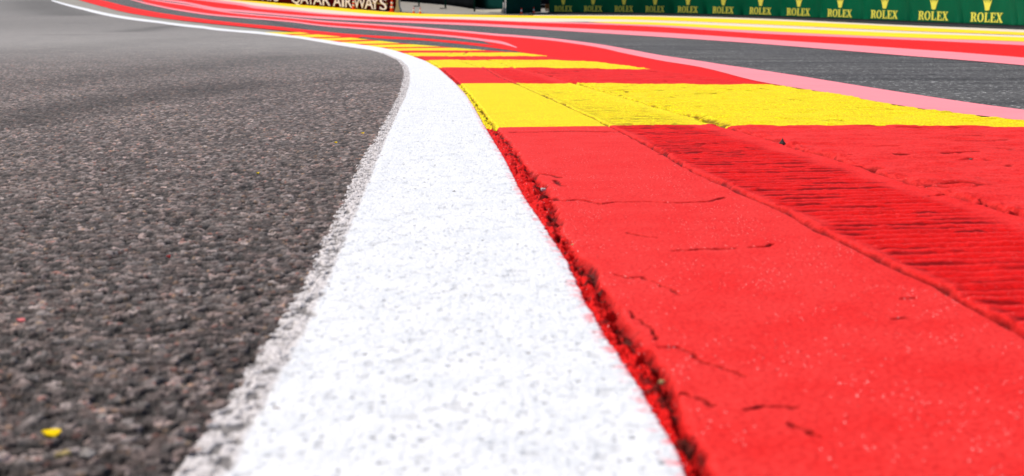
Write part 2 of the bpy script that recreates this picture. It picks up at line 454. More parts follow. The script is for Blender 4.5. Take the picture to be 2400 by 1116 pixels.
# rubber laid down by tyres: (points, half width in m at near end, half width at far end, strength)
RUBBER = [
    ([(0, 300), (120, 268), (300, 238), (480, 214), (600, 190)], 0.10, 0.25, 0.36),
    ([(0, 212), (300, 176), (560, 150), (700, 128)], 0.2, 0.4, 0.18),
    ([(290, 76), (330, 71), (380, 64), (430, 60), (500, 57)], 0.5, 0.5, 0.28),
    ([(90, 0), (110, 20), (160, 33), (200, 38)], 2.8, 1.4, 0.30),
    ([(120, 82), (150, 82), (200, 83)], 0.5, 0.5, 0.18),
    ([(170, 55), (215, 54)], 0.8, 0.8, 0.16),
    ([(0, 128), (200, 112), (420, 92), (600, 84)], 0.3, 0.6, 0.08),
    ([(560, 250), (760, 205), (900, 175)], 0.10, 0.2, 0.10),
    ([(820, 195), (880, 188), (940, 184)], 0.2, 0.2, 0.22),
]
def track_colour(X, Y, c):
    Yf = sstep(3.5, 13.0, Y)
    # asphalt further round the bend: greyer, and lightened in colour as grazing sheen
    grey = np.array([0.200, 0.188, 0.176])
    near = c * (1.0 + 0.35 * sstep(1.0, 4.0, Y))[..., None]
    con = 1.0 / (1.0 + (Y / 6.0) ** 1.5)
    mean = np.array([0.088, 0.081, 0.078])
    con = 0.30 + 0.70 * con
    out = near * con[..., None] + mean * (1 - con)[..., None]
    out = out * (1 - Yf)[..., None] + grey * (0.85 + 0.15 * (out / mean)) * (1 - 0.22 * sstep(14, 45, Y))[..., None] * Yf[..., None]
    dark = np.zeros(X.shape)
    for pts, w0, w1, s in RUBBER:
        d, p = seg_dist(X, Y, pts)
        wd = w0 + (w1 - w0) * p
        dark = np.maximum(dark, 1.4 * s * np.exp(-(d / wd) ** 2) * sstep(0, 0.1, p + 0.05) * sstep(1.05, 0.85, p))
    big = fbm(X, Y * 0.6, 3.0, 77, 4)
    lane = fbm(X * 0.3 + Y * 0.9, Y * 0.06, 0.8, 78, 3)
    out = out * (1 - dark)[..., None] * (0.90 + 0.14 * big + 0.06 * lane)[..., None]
    return out

XL = -0.80
def make_track():
    Ys = rows(0.42, 60.0)
    nc = 560
    s = np.linspace(0, 1, nc)[None, :]
    left = (XL * Ys)[:, None]; right = (f_wl(Ys) + 0.012 + 0.01 * Ys * 0)[:, None]
    right = np.maximum(right, left + 0.02)
    X = left + (right - left) * s
    Y = np.repeat(Ys[:, None], nc, 1)
    h, c = h_asphalt(X, Y, True)
    fade = sstep(14, 5, Y)
    edge = sstep(0, 0.02, s) * np.ones_like(Y)
    z = zg(Y) + h * (0.15 + 0.85 * fade) * 1.0 + 0.004
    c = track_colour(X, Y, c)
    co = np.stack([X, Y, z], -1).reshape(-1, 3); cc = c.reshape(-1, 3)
    q = grid_quads(len(Ys), nc)
    # the rest of the track, coarse
    Yc = np.concatenate([np.linspace(-12, 0, 7), np.linspace(0.5, 30, 90), np.linspace(30.5, 200, 240)])
    nc2 = 160
    Lc = np.full(len(Yc), -110.0)[:, None]; Rc = np.where(Yc > 0.5, f_wl(np.clip(Yc, 0.5, 400)), f_wl(0.5) + 0.0 * Yc)[:, None]
    s2 = np.linspace(0, 1, nc2)[None, :] ** 0.35
    X2 = Lc + (Rc - Lc) * s2; Y2 = np.repeat(Yc[:, None], nc2, 1)
    z2 = zg(Y2) - 0.002
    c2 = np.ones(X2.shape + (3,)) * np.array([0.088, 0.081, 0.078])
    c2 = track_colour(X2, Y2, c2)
    q2 = grid_quads(len(Yc), nc2, len(co))
    co = np.concatenate([co, np.stack([X2, Y2, z2], -1).reshape(-1, 3)])
    cc = np.concatenate([cc, c2.reshape(-1, 3)])
    o = np_mesh("race_track", co, np.concatenate([q, q2]), m_track, {"Col": cc})
    tag(o, "brown grey coarse asphalt of the race track left of the white line", kind="structure")
make_track()

def make_white():
    Ys = rows(0.42, 118.0)
    nc = 300
    s = np.linspace(0, 1, nc)[None, :]
    xo, xl, xr = f_old(Ys)[:, None], f_wl(Ys)[:, None], f_wr(Ys)[:, None]
    # beyond the last traced point the line runs on in its own direction
    mo = np.minimum(0.012, 0.012 + 0 * xo); mr = 0.004
    X = (xo - mo) + (xr + mr - xo + mo) * s
    Y = np.repeat(Ys[:, None], nc, 1)
    h = h_asphalt(X, Y)
    near = sstep(14, 4, Y)
    jl = (fbm(X, Y, 0.009, 41, 3) - 0.5) * 0.013
    jr = (fbm(X, Y, 0.005, 51, 3) - 0.5) * 0.007
    # signed distances inside the old and the fresh paint
    d_old = (X - xo) + jl
    d_new = (X - xl) + jl * 0.5
    d_r = (xr - X) + jr * 0.5
    t_old = np.clip(d_old / 0.010, -1, 1)
    t_r = np.clip(d_r / 0.008, -1, 1)
    fresh = sstep(-0.003, 0.004, d_new)
    wear = 0.9 + 0.6 * (fbm(X, Y, 0.03, 61, 3) - 0.5)
    th = (0.0007 * fresh + 0.00055 * wear) * near + 0.0012 * (1 - near)
    z = h * (0.78 - 0.56 * fresh) * near + th + 0.00055 * fresh
    z = z + 0.004 + np.minimum(t_old, t_r) * 0.0007 - 0.0022 * sstep(0, -0.7, t_old) - 0.012 * sstep(0, -0.5, t_r) * sstep(12, 4, Y)
    # fine transverse tine marks in the far part of the paint
    z = z + 0.00035 * np.sin(Y / 0.022 + 2 * vnoise(X, Y, 0.2, 9)) * sstep(1.8, 2.5, Y) * sstep(7, 4, Y)
    lowp = sstep(0.00075, 0.0002, h + 0.0004 * vnoise(X, Y, 0.006, 71))
    p1, p2, pr = worley(X, Y, 0.0085, 75)
    pit = sstep(0.26, 0.10, p1 + 0.12 * (vnoise(X, Y, 0.002, 79) - 0.5)) * (pr > 0.64) * (0.14 + 0.75 * ((pr * 31.7) % 1.0) ** 2) * fresh * sstep(9, 3, Y)
    pit = np.maximum(pit, lowp * sstep(0.62, 0.72, vnoise(X, Y, 0.009, 72)) * 0.22 * fresh * sstep(6, 3, Y))
    z = z - 0.0012 * pit
    pit = np.maximum(pit, (1 - fresh) * sstep(0.0011, 0.0004, h) * 0.85 * sstep(12, 5, Y))
    mist = sstep(0.012, 0.0, d_r) * sstep(0.45, 0.75, fbm(X, Y, 0.008, 81, 2)) * 0.75 * sstep(8, 3, Y)
    mist = np.maximum(mist, sstep(0.003, -0.003, d_r) * 0.7 * sstep(8, 4, Y))
    co = np.stack([X, Y, zg(Y) + z], -1).reshape(-1, 3)
    o = np_mesh("white_line", co, grid_quads(len(Ys), nc), m_white,
                {"fresh": fresh.ravel(), "pit": pit.ravel(), "redmist": mist.ravel()})
    tag(o, "thick fresh white edge line curving away between asphalt and red kerb", kind="structure")
make_white()

CRACKS = [  # traced cracks in the smooth slab (points, half width mm, depth mm)
    ([(1300, 462), (1304, 469), (1330, 471), (1352, 468), (1380, 472), (1404, 478), (1440, 474), (1500, 472), (1600, 475), (1660, 471), (1700, 462)], 1.8, 4),
    ([(1580, 590), (1620, 586), (1660, 585), (1720, 582), (1790, 577), (1812, 572)], 1.7, 4),
    ([(1445, 645), (1478, 652), (1510, 650), (1545, 665), (1570, 675), (1590, 690)], 1.5, 4),
    ([(1545, 812), (1585, 812), (1625, 828), (1655, 850), (1690, 862), (1725, 872), (1742, 882)], 1.6, 5),
    ([(1482, 730), (1510, 760), (1545, 795)], 1.3, 4),
    ([(1600, 920), (1640, 935), (1675, 950)], 1.4, 4),
    ([(1745, 960), (1790, 952), (1830, 950), (1862, 955)], 1.2, 3),
    ([(1855, 995), (1890, 1008), (1914, 1020)], 1.8, 6),
    ([(1475, 545), (1500, 551), (1535, 556)], 1.3, 3),
    ([(1250, 405), (1290, 410), (1315, 416)], 1.6, 3),
    ([(1300, 422), (1318, 436)], 1.6, 3),
    ([(1200, 310), (1260, 309), (1340, 307), (1450, 310)], 2.5, 3),
    ([(1550, 362), (1640, 358)], 2.0, 2),
    ([(2110, 700), (2145, 698)], 1.6, 4),
    ([(2090, 747), (2125, 746)], 1.6, 3),
    ([(1610, 340), (1700, 336)], 1.6, 2),
    # outer slab
    ([(2160, 377), (2200, 380), (2235, 378), (2275, 374)], 2.2, 4),
    ([(2215, 360), (2250, 357), (2290, 354)], 2.2, 4),
    ([(2100, 363), (2140, 364)], 2.2, 4),
    ([(1930, 367), (1960, 365), (1992, 366)], 2.2, 4),
    ([(2180, 459), (2220, 459), (2245, 465)], 2.2, 4),
    ([(1700, 178), (1760, 180)], 8.0, 5),
    ([(2230, 320), (2300, 318)], 2.2, 4),
]
def make_kerb():
    Ys = rows(0.42, 26.0)
    nc = 760
    s = np.linspace(0, 1, nc)[None, :]
    left = (f_wr(Ys) - 0.004)[:, None]
    right = np.minimum(f_kr(Ys), np.maximum(0.78 * Ys, 0.5))[:, None]
    right = np.maximum(right, left + 0.02)
    X = left + (right - left) * s
    Y = np.repeat(Ys[:, None], nc, 1)
    def perp(f):
        d = (f(Ys + 0.02) - f(Ys - 0.02)) / 0.04
        return (1 / np.sqrt(1 + d * d))[:, None]
    wob = (fbm(X, Y, 0.05, 101, 4) - 0.5)
    d1 = (X - f_gap(Ys)[:, None]) * perp(f_gap) + wob * 0.007
    d2 = (X - f_s2(Ys)[:, None]) * perp(f_s2) + wob * 0.006
    d3 = (X - f_s3(Ys)[:, None]) * perp(f_s3) + wob * 0.012
    ha = h_asphalt(X, Y)
    near = sstep(16, 5, Y)
    z = np.zeros_like(X)
    dirt_shade = np.zeros_like(X)
    # rough painted strip between the line and the slab
    rough_m = sstep(0.004, -0.004, d1)
    we = sstep(0.002, 0.016, X - left)
    z += rough_m * (ha * (0.8 + 1.0 * we) - 0.0018 + 0.004 * (fbm(X, Y, 0.02, 111, 3) - 0.5) * sstep(-0.06, -0.01, d1))
    # open joint with crumbling edges
    jw = 0.004 + 0.009 * sstep(0.35, 0.75, fbm(X, Y, 0.045, 121, 3)) * sstep(4, 1.6, Y)
    jm = sstep(1.0, 0.25, np.abs(d1 + 0.003) / jw) * sstep(0.30, 0.55, fbm(X, Y, 0.018, 122, 3) + 0.12 * sstep(1.6, 0.8, Y))
    z -= jm * (0.004 + 0.004 * vnoise(X, Y, 0.006, 123)) * sstep(10, 3, Y)
    dirt_shade = np.maximum(dirt_shade, jm * (0.34 + 0.50 * sstep(0.50, 0.66, fbm(X, Y, 0.010, 124, 3))) * sstep(9, 4, Y))
    crumb = sstep(-0.030, -0.002, d1) * rough_m
    dirt_shade = np.maximum(dirt_shade, crumb * sstep(0.60, 0.70, fbm(X, Y, 0.010, 125, 2)) * 0.85)
    # smooth slab
    sm = sstep(-0.002, 0.006, d1) * sstep(0.003, -0.003, d2)
    z += sm * (0.0028 + 0.0014 * (fbm(X, Y, 0.09, 131, 3) - 0.5) + 0.00035 * (vnoise(X, Y, 0.004, 132) - 0.5) + 0.00025 * (vnoise(X, Y, 0.0018, 133) - 0.5))
    # joint 2
    j2w = 0.0040 + 0.0065 * sstep(0.45, 0.8, fbm(X, Y, 0.05, 141, 3))
    j2 = sstep(1.0, 0.2, np.abs(d2 - 0.5 * j2w) / j2w)
    lip = np.exp(-((d2 - 0.012) / 0.008) ** 2) * 0.0016
    # ribbed slab
    rb = sstep(-0.002, 0.003, d2) * sstep(0.004, -0.004, d3)
    ph = (Y - 0.15 * X + 0.005 * (fbm(X, Y, 0.14, 151, 3) - 0.5)) / 0.027
    row = np.floor(ph); ft = ph - row
    broken = sstep(0.30, 0.55, fbm(X * 0.55 + row * 3.7, Y * 0 + row * 1.3, 0.07, 152, 3))
    inside = sstep(0.010, 0.030, d2 + 0.03 * (fbm(X, Y, 0.06, 153, 2) - 0.5)) * sstep(-0.025, -0.065, d3 + 0.06 * (fbm(X, Y, 0.08, 154, 2) - 0.5))
    far_soft = 1.0 - 0.35 * sstep(1.8, 3.4, Y)
    ribh = (0.10 + 0.90 * sstep(0.05, 0.85, ft)) * (1 - sstep(0.95, 1.0, ft))
    lump = 0.0016 * (fbm(X, Y, 0.022, 155, 4) - 0.5) + 0.0012 * (fbm(X, Y, 0.008, 156, 2) - 0.5)
    z += rb * (0.0005 + 0.0038 * inside * (0.70 + 0.30 * broken) * far_soft * ribh + lump + 0.0022 * (1 - inside))
    #
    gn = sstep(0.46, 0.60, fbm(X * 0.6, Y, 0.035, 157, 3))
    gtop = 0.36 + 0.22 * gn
    groove_shade = inside * (0.35 + 0.65 * broken) * sstep(gtop + 0.06, gtop - 0.06, ft) * (0.55 + 0.45 * gn) * sstep(3.6, 2.7, Y)  # shade behind each rib crest, painted in as darker colour
    dirt_shade = np.maximum(dirt_shade, rb * groove_shade * 0.45)
    z -= j2 * 0.006 - lip
    dirt_shade = np.maximum(dirt_shade, j2 * (0.34 + 0.36 * sstep(0.35, 0.6, fbm(X, Y, 0.02, 142, 3))))
    # joint 3 with broken holes
    ot = sstep(-0.004, 0.006, d3)
    j3w = 0.009 + 0.024 * sstep(0.50, 0.80, fbm(X, Y, 0.11, 161, 3))
    j3 = sstep(1.0, 0.3, np.abs(d3 - j3w * 0.5) / j3w) * sstep(0.22, 0.40, fbm(X, Y, 0.03, 162, 3))
    stretched = fbm(X * 0.45, Y, 0.030, 171, 4)
    z += ot * (0.004 + 0.0085 * (stretched - 0.5) + 0.0016 * (fbm(X * 0.6, Y, 0.009, 175, 2) - 0.5) + 0.0030 * (fbm(X, Y, 0.25, 172, 2) - 0.5))
    hair = sstep(0.022, 0.004, np.abs(fbm(X * 0.33, Y, 0.07, 173, 3) - 0.5)) * sstep(0.50, 0.62, fbm(X, Y, 0.12, 174, 2))
    z -= ot * hair * 0.003
    dirt_shade = np.maximum(dirt_shade, ot * hair * 0.45)
    dirt_shade = np.maximum(dirt_shade, rb * hair * 0.24 * sstep(2.4, 2.8, Y))
    z += sstep(0.06, 0.0, d3) * ot * 0.012 * (fbm(X, Y, 0.018, 165, 3) - 0.5)
    z -= j3 * (0.007 + 0.004 * vnoise(X, Y, 0.01, 163))
    z += np.exp(-((d3 + 0.008) / 0.010) ** 2) * 0.0018
    dirt_shade = np.maximum(dirt_shade, j3 * (0.22 + 0.34 * sstep(0.40, 0.60, fbm(X, Y, 0.02, 164, 3))))
    # traced cracks
    for k, (pts, hw, dep) in enumerate(CRACKS):
        pp = np.array(pts, float); gx, gy = ground(pp[:, 0], pp[:, 1], 0.0073)
        r0 = np.searchsorted(Ys, gy.min() - 0.05); r1 = np.searchsorted(Ys, gy.max() + 0.05)
        sub = np.s_[r0:r1]
        xs, ys = X[sub], Y[sub]
        wx = (fbm(xs, ys, 0.014, 201 + k, 3) - 0.5) * 0.010
        wy = (fbm(xs, ys, 0.014, 251 + k, 3) - 0.5) * 0.010
        d, par = seg_dist(xs + wx, ys + wy, pts, 0.0073)
        stepY = 0.0010 * (gy.mean() / 0.6) ** 1.3
        hwm = max(hw * 0.001, stepY * 0.8)
        m = sstep(1.5, 0.5, d / (hwm * (0.75 + 0.75 * vnoise(xs, ys, 0.02, 301 + k)))) * sstep(0.04, 0.18, vnoise(xs, ys, 0.02, 302 + k))
        z[sub] -= m * dep * 0.001
        dirt_shade[sub] = np.maximum(dirt_shade[sub], m * 0.68)
    # joint between neighbouring slabs shows as tiny steps across the yellow
    sd = stripe_sd(X, Y)
    gl = sm * (0.4 + 0.6 * sstep(5, 2, Y)) + ot * 0.35 + rb * 0.25 + rough_m * 0.8
    rib = 0.55 * sstep(3.4, 4.3, Y) * (1 - rb) + rb * (0.30 + 0.70 * inside * sstep(0.97, 0.62, ft)) + rough_m * 0.9  # rib shading painted in: flanks deeper red, crests paler
    jag = 0.10 + 0.9 * (rb + ot * 0.7) * sstep(1.2, 2.5, Y) * sstep(12, 5, Y)
    zz = zg(Y) + 0.0045 + z * near
    co = np.stack([X, Y, zz], -1).reshape(-1, 3)
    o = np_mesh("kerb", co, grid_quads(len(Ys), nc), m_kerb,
                {"sd": sd.ravel(), "dirt_shade": (dirt_shade * near).ravel(), "glit": gl.ravel(), "rib": np.clip(rib, 0, 1).ravel(), "jag": jag.ravel()})
    tag(o, "red and yellow striped kerb of worn concrete slabs beside the white line", kind="structure")
make_kerb()

# ------------------------------------------------------------------ far painted bands (traced, laid on the ground)
def band(name, up, lo, mat, lift, label, n=None, m=7):
    up = np.array(up, float); lo = np.array(lo, float)
    a, b_ = max(up[0, 0], lo[0, 0]), min(up[-1, 0], lo[-1, 0])
    us = np.arange(a, b_ + 0.1, 6.0)
    if us[-1] < b_: us = np.append(us, b_)
    U = smooth_curve(up); L = smooth_curve(lo)
    vu = np.interp(us, U[:, 0], U[:, 1]); vl = np.interp(us, L[:, 0], L[:, 1])
    vu = np.minimum(vu, vl - 0.02)
    X0, Y0 = ground(us, vl); X1, Y1 = ground(us, vu)
    t_ = np.linspace(0, 1, m)[:, None]
    X = X0 * (1 - t_) + X1 * t_; Y = Y0 * (1 - t_) + Y1 * t_
    Z = zg(Y) + lift
    o = np_mesh(name, np.stack([X, Y, Z], -1).reshape(-1, 3), grid_quads(m, len(us))[:, :], mat)
    tag(o, label, kind="structure")
    return o
# asphalt beyond the kerb
RUN_LO = [(150, -6), (185, 0), (237, 12), (300, 22), (400, 40), (480, 50), (567, 59), (680, 67), (796, 80), (900, 99), (1000, 109), (1140, 119), (1283, 134), (1530, 166), (1831, 205), (2035, 239), (2279, 274), (2400, 288), (3200, 384)]
RUN_UP = [(150, -30), (500, -20), (600, 0), (760, 14), (880, 25), (1000, 31.5), (1100, 33), (1260, 31.5), (1400, 31), (1560, 33), (1800, 39.5), (2100, 51), (2400, 63.5), (3200, 97)]
run = band("runoff_asphalt", RUN_UP, RUN_LO, m_run, 0.0005, "blue grey asphalt of the runoff area between the painted bands", m=90)
band("painted_band", [(185, -3), (235, 0), (300, 15.6), (380, 31), (480, 45), (567, 55), (650, 62.5), (796, 78), (900, 85), (1000, 91), (1100, 100), (1183, 110), (1225, 118)],
     [(185, 0), (237, 14.4), (300, 30), (380, 42.5), (480, 54), (567, 62.5), (650, 70.5), (700, 75.5), (760, 82.5), (835, 90), (850, 86.5), (900, 91), (1000, 96), (1117, 108), (1225, 122.5)],
     m_redfar, 0.0022, "narrow red painted band running beside the far white line")
band("painted_band", [(315, -12), (350, -2), (400, 7.5), (430, 12), (505, 25), (567, 33.5), (680, 43), (760, 51.5), (880, 59.5), (960, 66), (1067, 75), (1167, 84), (1300, 95.5), (1400, 108), (1475, 122), (1550, 138), (1650, 154), (1750, 178), (1831, 201)],
     [(315, -8), (350, 8.5), (400, 19.5), (430, 24.5), (492, 33.5), (567, 40), (680, 50), (760, 60), (880, 70.5), (960, 77), (1067, 87), (1120, 94), (1150, 104), (1184, 112), (1217, 122.5), (1283, 133.5), (1400, 148), (1530, 166), (1690, 188), (1831, 204)],
     m_red, 0.0018, "broad red painted area behind the striped kerb", m=14)
band("painted_line", [(306, -2), (350, 8), (400, 18.5), (430, 23.5), (492, 32.5), (567, 39.5), (680, 49), (760, 58.8), (900, 69.5), (960, 75.6), (1067, 84.6), (1150, 94.2), (1183, 99.8), (1211, 111.5)],
     [(306, 0), (350, 11.5), (400, 22), (430, 27), (492, 36), (567, 42.6), (680, 52), (760, 62), (900, 73), (960, 79.2), (1067, 89), (1150, 100), (1183, 106), (1211, 113.5)],
     m_pink, 0.0040, "pink painted line hooking down to a point inside the red area")
band("painted_line", [(345, -3), (400, 5.8), (430, 9.8), (505, 22.6), (567, 31), (680, 41), (760, 49), (880, 56.8), (960, 62), (1067, 71), (1167, 80), (1200, 82.2), (1300, 91), (1400, 104), (1475, 117), (1550, 131), (1650, 146), (1700, 154), (1852, 177), (1974, 197), (2066, 212), (2187, 231), (2309, 249), (2400, 261), (3200, 366)],
     [(345, -1), (400, 8.4), (430, 12.6), (505, 25.6), (567, 33.8), (680, 43.6), (760, 52), (880, 60), (960, 66), (1067, 75.2), (1167, 85), (1200, 87.2), (1300, 97), (1400, 112), (1462, 126), (1550, 144), (1650, 161), (1750, 187), (1800, 197.5), (1850, 206), (1974, 226), (2035, 238), (2157, 258), (2279, 273), (2400, 287), (3200, 383)],
     m_pink, 0.0040, "pink painted line widening along the far edge of the kerb", m=9)
band("painted_line", [(330, -12), (380, -2), (430, 3.6), (505, 18), (567, 24), (680, 34.4), (760, 39.6), (880, 46.4), (1100, 54.6), (1260, 62.4), (1560, 77.4), (1800, 93.6), (2100, 113.6), (2400, 136.6), (3000, 190)],
     [(330, -8), (380, 0.8), (430, 8), (505, 22.6), (567, 28.8), (680, 38.4), (760, 44.8), (880, 50.6), (1100, 60), (1260, 69), (1560, 88), (1800, 105), (2100, 130), (2400, 155), (3000, 215)],
     m_pink, 0.0040, "pink painted line along the near edge of the long red band")
band("painted_band", [(380, -9), (430, -5), (480, 2), (561, 12.5), (600, 19.5), (680, 26.6), (760, 33.6), (880, 39.6), (1100, 46.4), (1260, 52.6), (1560, 63.6), (1800, 79.4), (2100, 92.4), (2400, 106.6), (3000, 138)],
     [(380, -3), (430, 4.2), (505, 18.5), (567, 24.5), (680, 35), (760, 40.2), (880, 47), (1100, 55.2), (1260, 63), (1560, 78), (1800, 94.4), (2100, 114.4), (2400, 137.4), (3000, 191)],
     m_redfar, 0.0022, "long red painted band below the yellow lines")
band("painted_line", [(450, -4), (561, 6), (600, 13.6), (680, 21.6), (760, 30.4), (880, 38), (1000, 42.5), (1100, 45.4), (1260, 51), (1400, 54), (1560, 59.6), (1800, 73.6), (2100, 87.4), (2400, 98.4), (3000, 124)],
     [(450, -1), (561, 12.9), (600, 20), (680, 27), (760, 34), (880, 40), (1000, 43.8), (1100, 47), (1260, 53.4), (1400, 57.4), (1560, 64.2), (1800, 80), (2100, 93), (2400, 107.2), (3000, 139)],
     m_pink, 0.0040, "thin faded pink line between red band and yellow line")
band("painted_line", [(480, -5), (561, 0), (600, 6.6), (680, 15.6), (760, 22.6), (880, 33.8), (1000, 39), (1100, 40), (1260, 42.6), (1400, 45), (1560, 48.8), (1800, 58.8), (2100, 72.8), (2400, 84.4), (3000, 112)],
     [(480, -3), (561, 7), (600, 14), (680, 22.2), (760, 31), (880, 38.6), (1000, 43.2), (1100, 46), (1260, 51.4), (1400, 51.6), (1560, 54.4), (1800, 65.4), (2100, 78.6), (2400, 89.4), (3000, 117)],
     m_cream, 0.0055, "cream painted line between the two yellow lines")
band("painted_line", [(1380, 51.5), (1460, 51.8), (1560, 54), (1800, 65), (2100, 78), (2400, 89), (3000, 116.5)],
     [(1380, 51.9), (1460, 56.5), (1560, 60), (1800, 74), (2100, 88), (2400, 99), (3000, 124.6)],
     m_yel, 0.0068, "lower bright yellow painted line of the runoff edge")
band("painted_line", [(540, -2), (600, 2.2), (680, 8.6), (760, 14.8), (880, 26.2), (940, 30), (1000, 32.8), (1100, 35), (1260, 37.2), (1400, 37.8), (1560, 40.2), (1800, 48.2), (2100, 62.2), (2400, 76.8), (3000, 106)],
     [(540, 1), (600, 7), (680, 16), (760, 23), (880, 34.2), (940, 36.8), (1000, 39.4), (1100, 40.4), (1260, 43), (1400, 45.2), (1560, 48.4), (1800, 58.2), (2100, 72), (2400, 83.4), (3000, 111)],
     m_yel, 0.0068, "upper bright yellow painted line sweeping past both advertising walls")
band("painted_line", [(1250, 36), (1400, 36.4), (1560, 38), (1800, 44.8), (2100, 59), (2400, 71), (3000, 98)],
     [(1250, 37.3), (1400, 38), (1560, 40.4), (1800, 48.4), (2100, 62.4), (2400, 77), (3000, 106.2)],
     m_cream, 0.0082, "cream painted edge line nearest to the green advertising wall")
m_darker = paint_mat("darker asphalt", (0.030, 0.030, 0.031), (0.022, 0.022, 0.023), grain=60)  # strip along the wall foot, darker than the runoff asphalt
band("asphalt_strip", [(1240, 33.6), (1285, 31.0), (1400, 31.6), (1560, 34.0), (1680, 37), (1800, 40.6), (1950, 46), (2100, 52), (2250, 58), (2400, 64.4), (3000, 88)],
     [(1240, 35.4), (1285, 36.2), (1400, 36.9), (1560, 38.4), (1800, 45.4), (2100, 59.6), (2400, 71.6), (3000, 98.6)],
     m_darker, 0.0058, "narrow dark strip of asphalt at the foot of the green advertising wall", m=12)
band("tyre_mark", [(592, 41), (612, 44.5), (640, 50), (680, 60), (720, 68)], [(592, 43.5), (612, 48), (640, 54.5), (680, 63.2), (720, 69.5)],
     m_fresh2, 0.0012, "dark tyre mark crossing the runoff asphalt towards the far red band")
# concrete ground everywhere else
Yc = np.concatenate([np.linspace(-30, 28, 30), np.linspace(29, 140, 112), np.linspace(145, 700, 60)])
Xc = np.linspace(-320, 320, 120)
Xg, Yg = np.meshgrid(Xc, Yc)
g = np_mesh("ground", np.stack([Xg, Yg, zg(Yg) - 0.02], -1).reshape(-1, 3), grid_quads(len(Yc), len(Xc)), m_conc)
tag(g, "pale concrete ground beyond the painted bands", kind="structure")

# ------------------------------------------------------------------ letters
def poly_faces(bm, loops, xf, t0, t1):
    """extruded glyph from outline loops; xf maps (x, y, depth) to world"""
    tris = tessellate_polygon([[Vector((p[0], p[1], 0)) for p in lp] for lp in loops])
    flat = [p for lp in loops for p in lp]
    fr = [bm.verts.new(xf(p[0], p[1], t1)) for p in flat]
    bk = [bm.verts.new(xf(p[0], p[1], t0)) for p in flat]
    for a, b2, c2 in tris:
        try: bm.faces.new((fr[a], fr[b2], fr[c2]))
        except ValueError: pass
    k = 0
    for lp in loops:
        n = len(lp)
        for i in range(n):
            a, b2 = k + i, k + (i + 1) % n
            try: bm.faces.new((fr[a], fr[b2], bk[b2], bk[a]))
            except ValueError: pass
        k += n
def ell(cx, cy, rx, ry, n=22, a0=0, a1=2 * math.pi, closed=True):
    return [(cx + rx * math.cos(a0 + (a1 - a0) * i / n), cy + ry * math.sin(a0 + (a1 - a0) * i / n)) for i in range(n if closed else n + 1)]
G_L = [[(0, 0), (.62, 0), (.67, .32), (.61, .32), (.52, .10), (.31, .08), (.31, .93), (.42, .95), (.42, 1), (0, 1), (0, .95), (.11, .93), (.11, .07), (0, .05)]]
G_E = [[(0, 0), (.64, 0), (.68, .30), (.62, .30), (.54, .09), (.31, .08), (.31, .47), (.42, .48), (.46, .38), (.50, .38), (.50, .66), (.46, .66), (.42, .55), (.31, .55), (.31, .92), (.50, .91), (.58, .72), (.63, .72), (.62, 1), (0, 1), (0, .95), (.11, .93), (.11, .07), (0, .05)]]
G_X = [[(0, 0), (.30, 0), (.30, .05), (.20, .07), (.34, .37), (.49, .07), (.42, .05), (.42, 0), (.80, 0), (.80, .05), (.71, .07), (.47, .54), (.67, .93), (.76, .95), (.76, 1), (.47, 1), (.47, .95), (.56, .93), (.42, .66), (.30, .93), (.37, .95), (.37, 1), (.02, 1), (.02, .95), (.10, .93), (.30, .50), (.07, .07), (0, .05)]]
G_R = [[(0, 0), (.40, 0), (.40, .05), (.31, .07), (.31, .46), (.36, .46), (.56, .0), (.76, 0), (.76, .05), (.70, .08), (.53, .49), (.62, .58), (.66, .72), (.64, .86), (.56, .96), (.42, 1), (0, 1), (0, .95), (.11, .93), (.11, .07), (0, .05)],
       [(.31, .53), (.31, .92), (.38, .92), (.44, .87), (.465, .73), (.44, .58), (.38, .53)]]
G_O = [ell(.38, .5, .38, .52), ell(.38, .5, .19, .43)]
ROLEX_WORD = [(G_R, 0.0), (G_O, .78), (G_L, 1.58), (G_E, 2.28), (G_X, 2.96)]
WORD_W = 3.76
def crown_loops():
    # bowl rim, five tapered rays with a ball on each tip
    L = []
    tips = [(-1.0, 1.65), (-.50, 1.95), (0, 2.08), (.50, 1.95), (1.0, 1.65)]
    basex = [-.46, -.23, 0, .23, .46]
    out = [(-.55, .30)]
    for i, ((tx, ty), bx) in enumerate(zip(tips, basex)):
        out.append((tx - .045, ty)); out.append((tx + .045, ty))
        if i < 4: out.append(((bx + basex[i + 1]) / 2 * 1.25, 1.05))
    out += [(.55, .30), (.52, .22), (.30, .10), (0, .07), (-.30, .10), (-.52, .22)]
    return [out], tips

# ------------------------------------------------------------------ green advertising wall
wall_px = np.array([(1287, 30.2), (1400, 31.2), (1560, 33.6), (1680, 36.4), (1800, 40), (1950, 45.5), (2100, 51.6), (2250, 57.6), (2400, 64), (2700, 76), (3100, 92)], float)
wc = smooth_curve([tuple(p) for p in wall_px], 200)
wX, wY = ground(wc[:, 0], wc[:, 1])
arc = np.concatenate([[0], np.cumsum(np.hypot(np.diff(wX), np.diff(wY)))])
def wall_at(sv):
    x = np.interp(sv, arc, wX); y = np.interp(sv, arc, wY)
    x2 = np.interp(sv + 0.3, arc, wX); y2 = np.interp(sv + 0.3, arc, wY)
    x1 = np.interp(sv - 0.3, arc, wX); y1 = np.interp(sv - 0.3, arc, wY)
    L = np.hypot(x2 - x1, y2 - y1); tx, ty = (x2 - x1) / L, (y2 - y1) / L
    return x, y, tx, ty, ty, -tx       # point, tangent, normal towards the track
def s_of_u(u):
    return float(np.interp(u, wc[:, 0], arc))
root = empty("advertising_wall", (float(wX[0]), float(wY[0]), float(zg(wY[0]))))
tag(root, "long green vinyl covered wall with repeated yellow crown logos", "advertising wall")
ROOT = Vector(root.location)
H_W = 2.0
logo_u = [1320, 1390, 1462, 1535, 1612, 1695, 1782, 1871, 1968, 2072, 2187, 2312, 2448, 2600, 2770]
logo_s = [s_of_u(u) for u in logo_u]
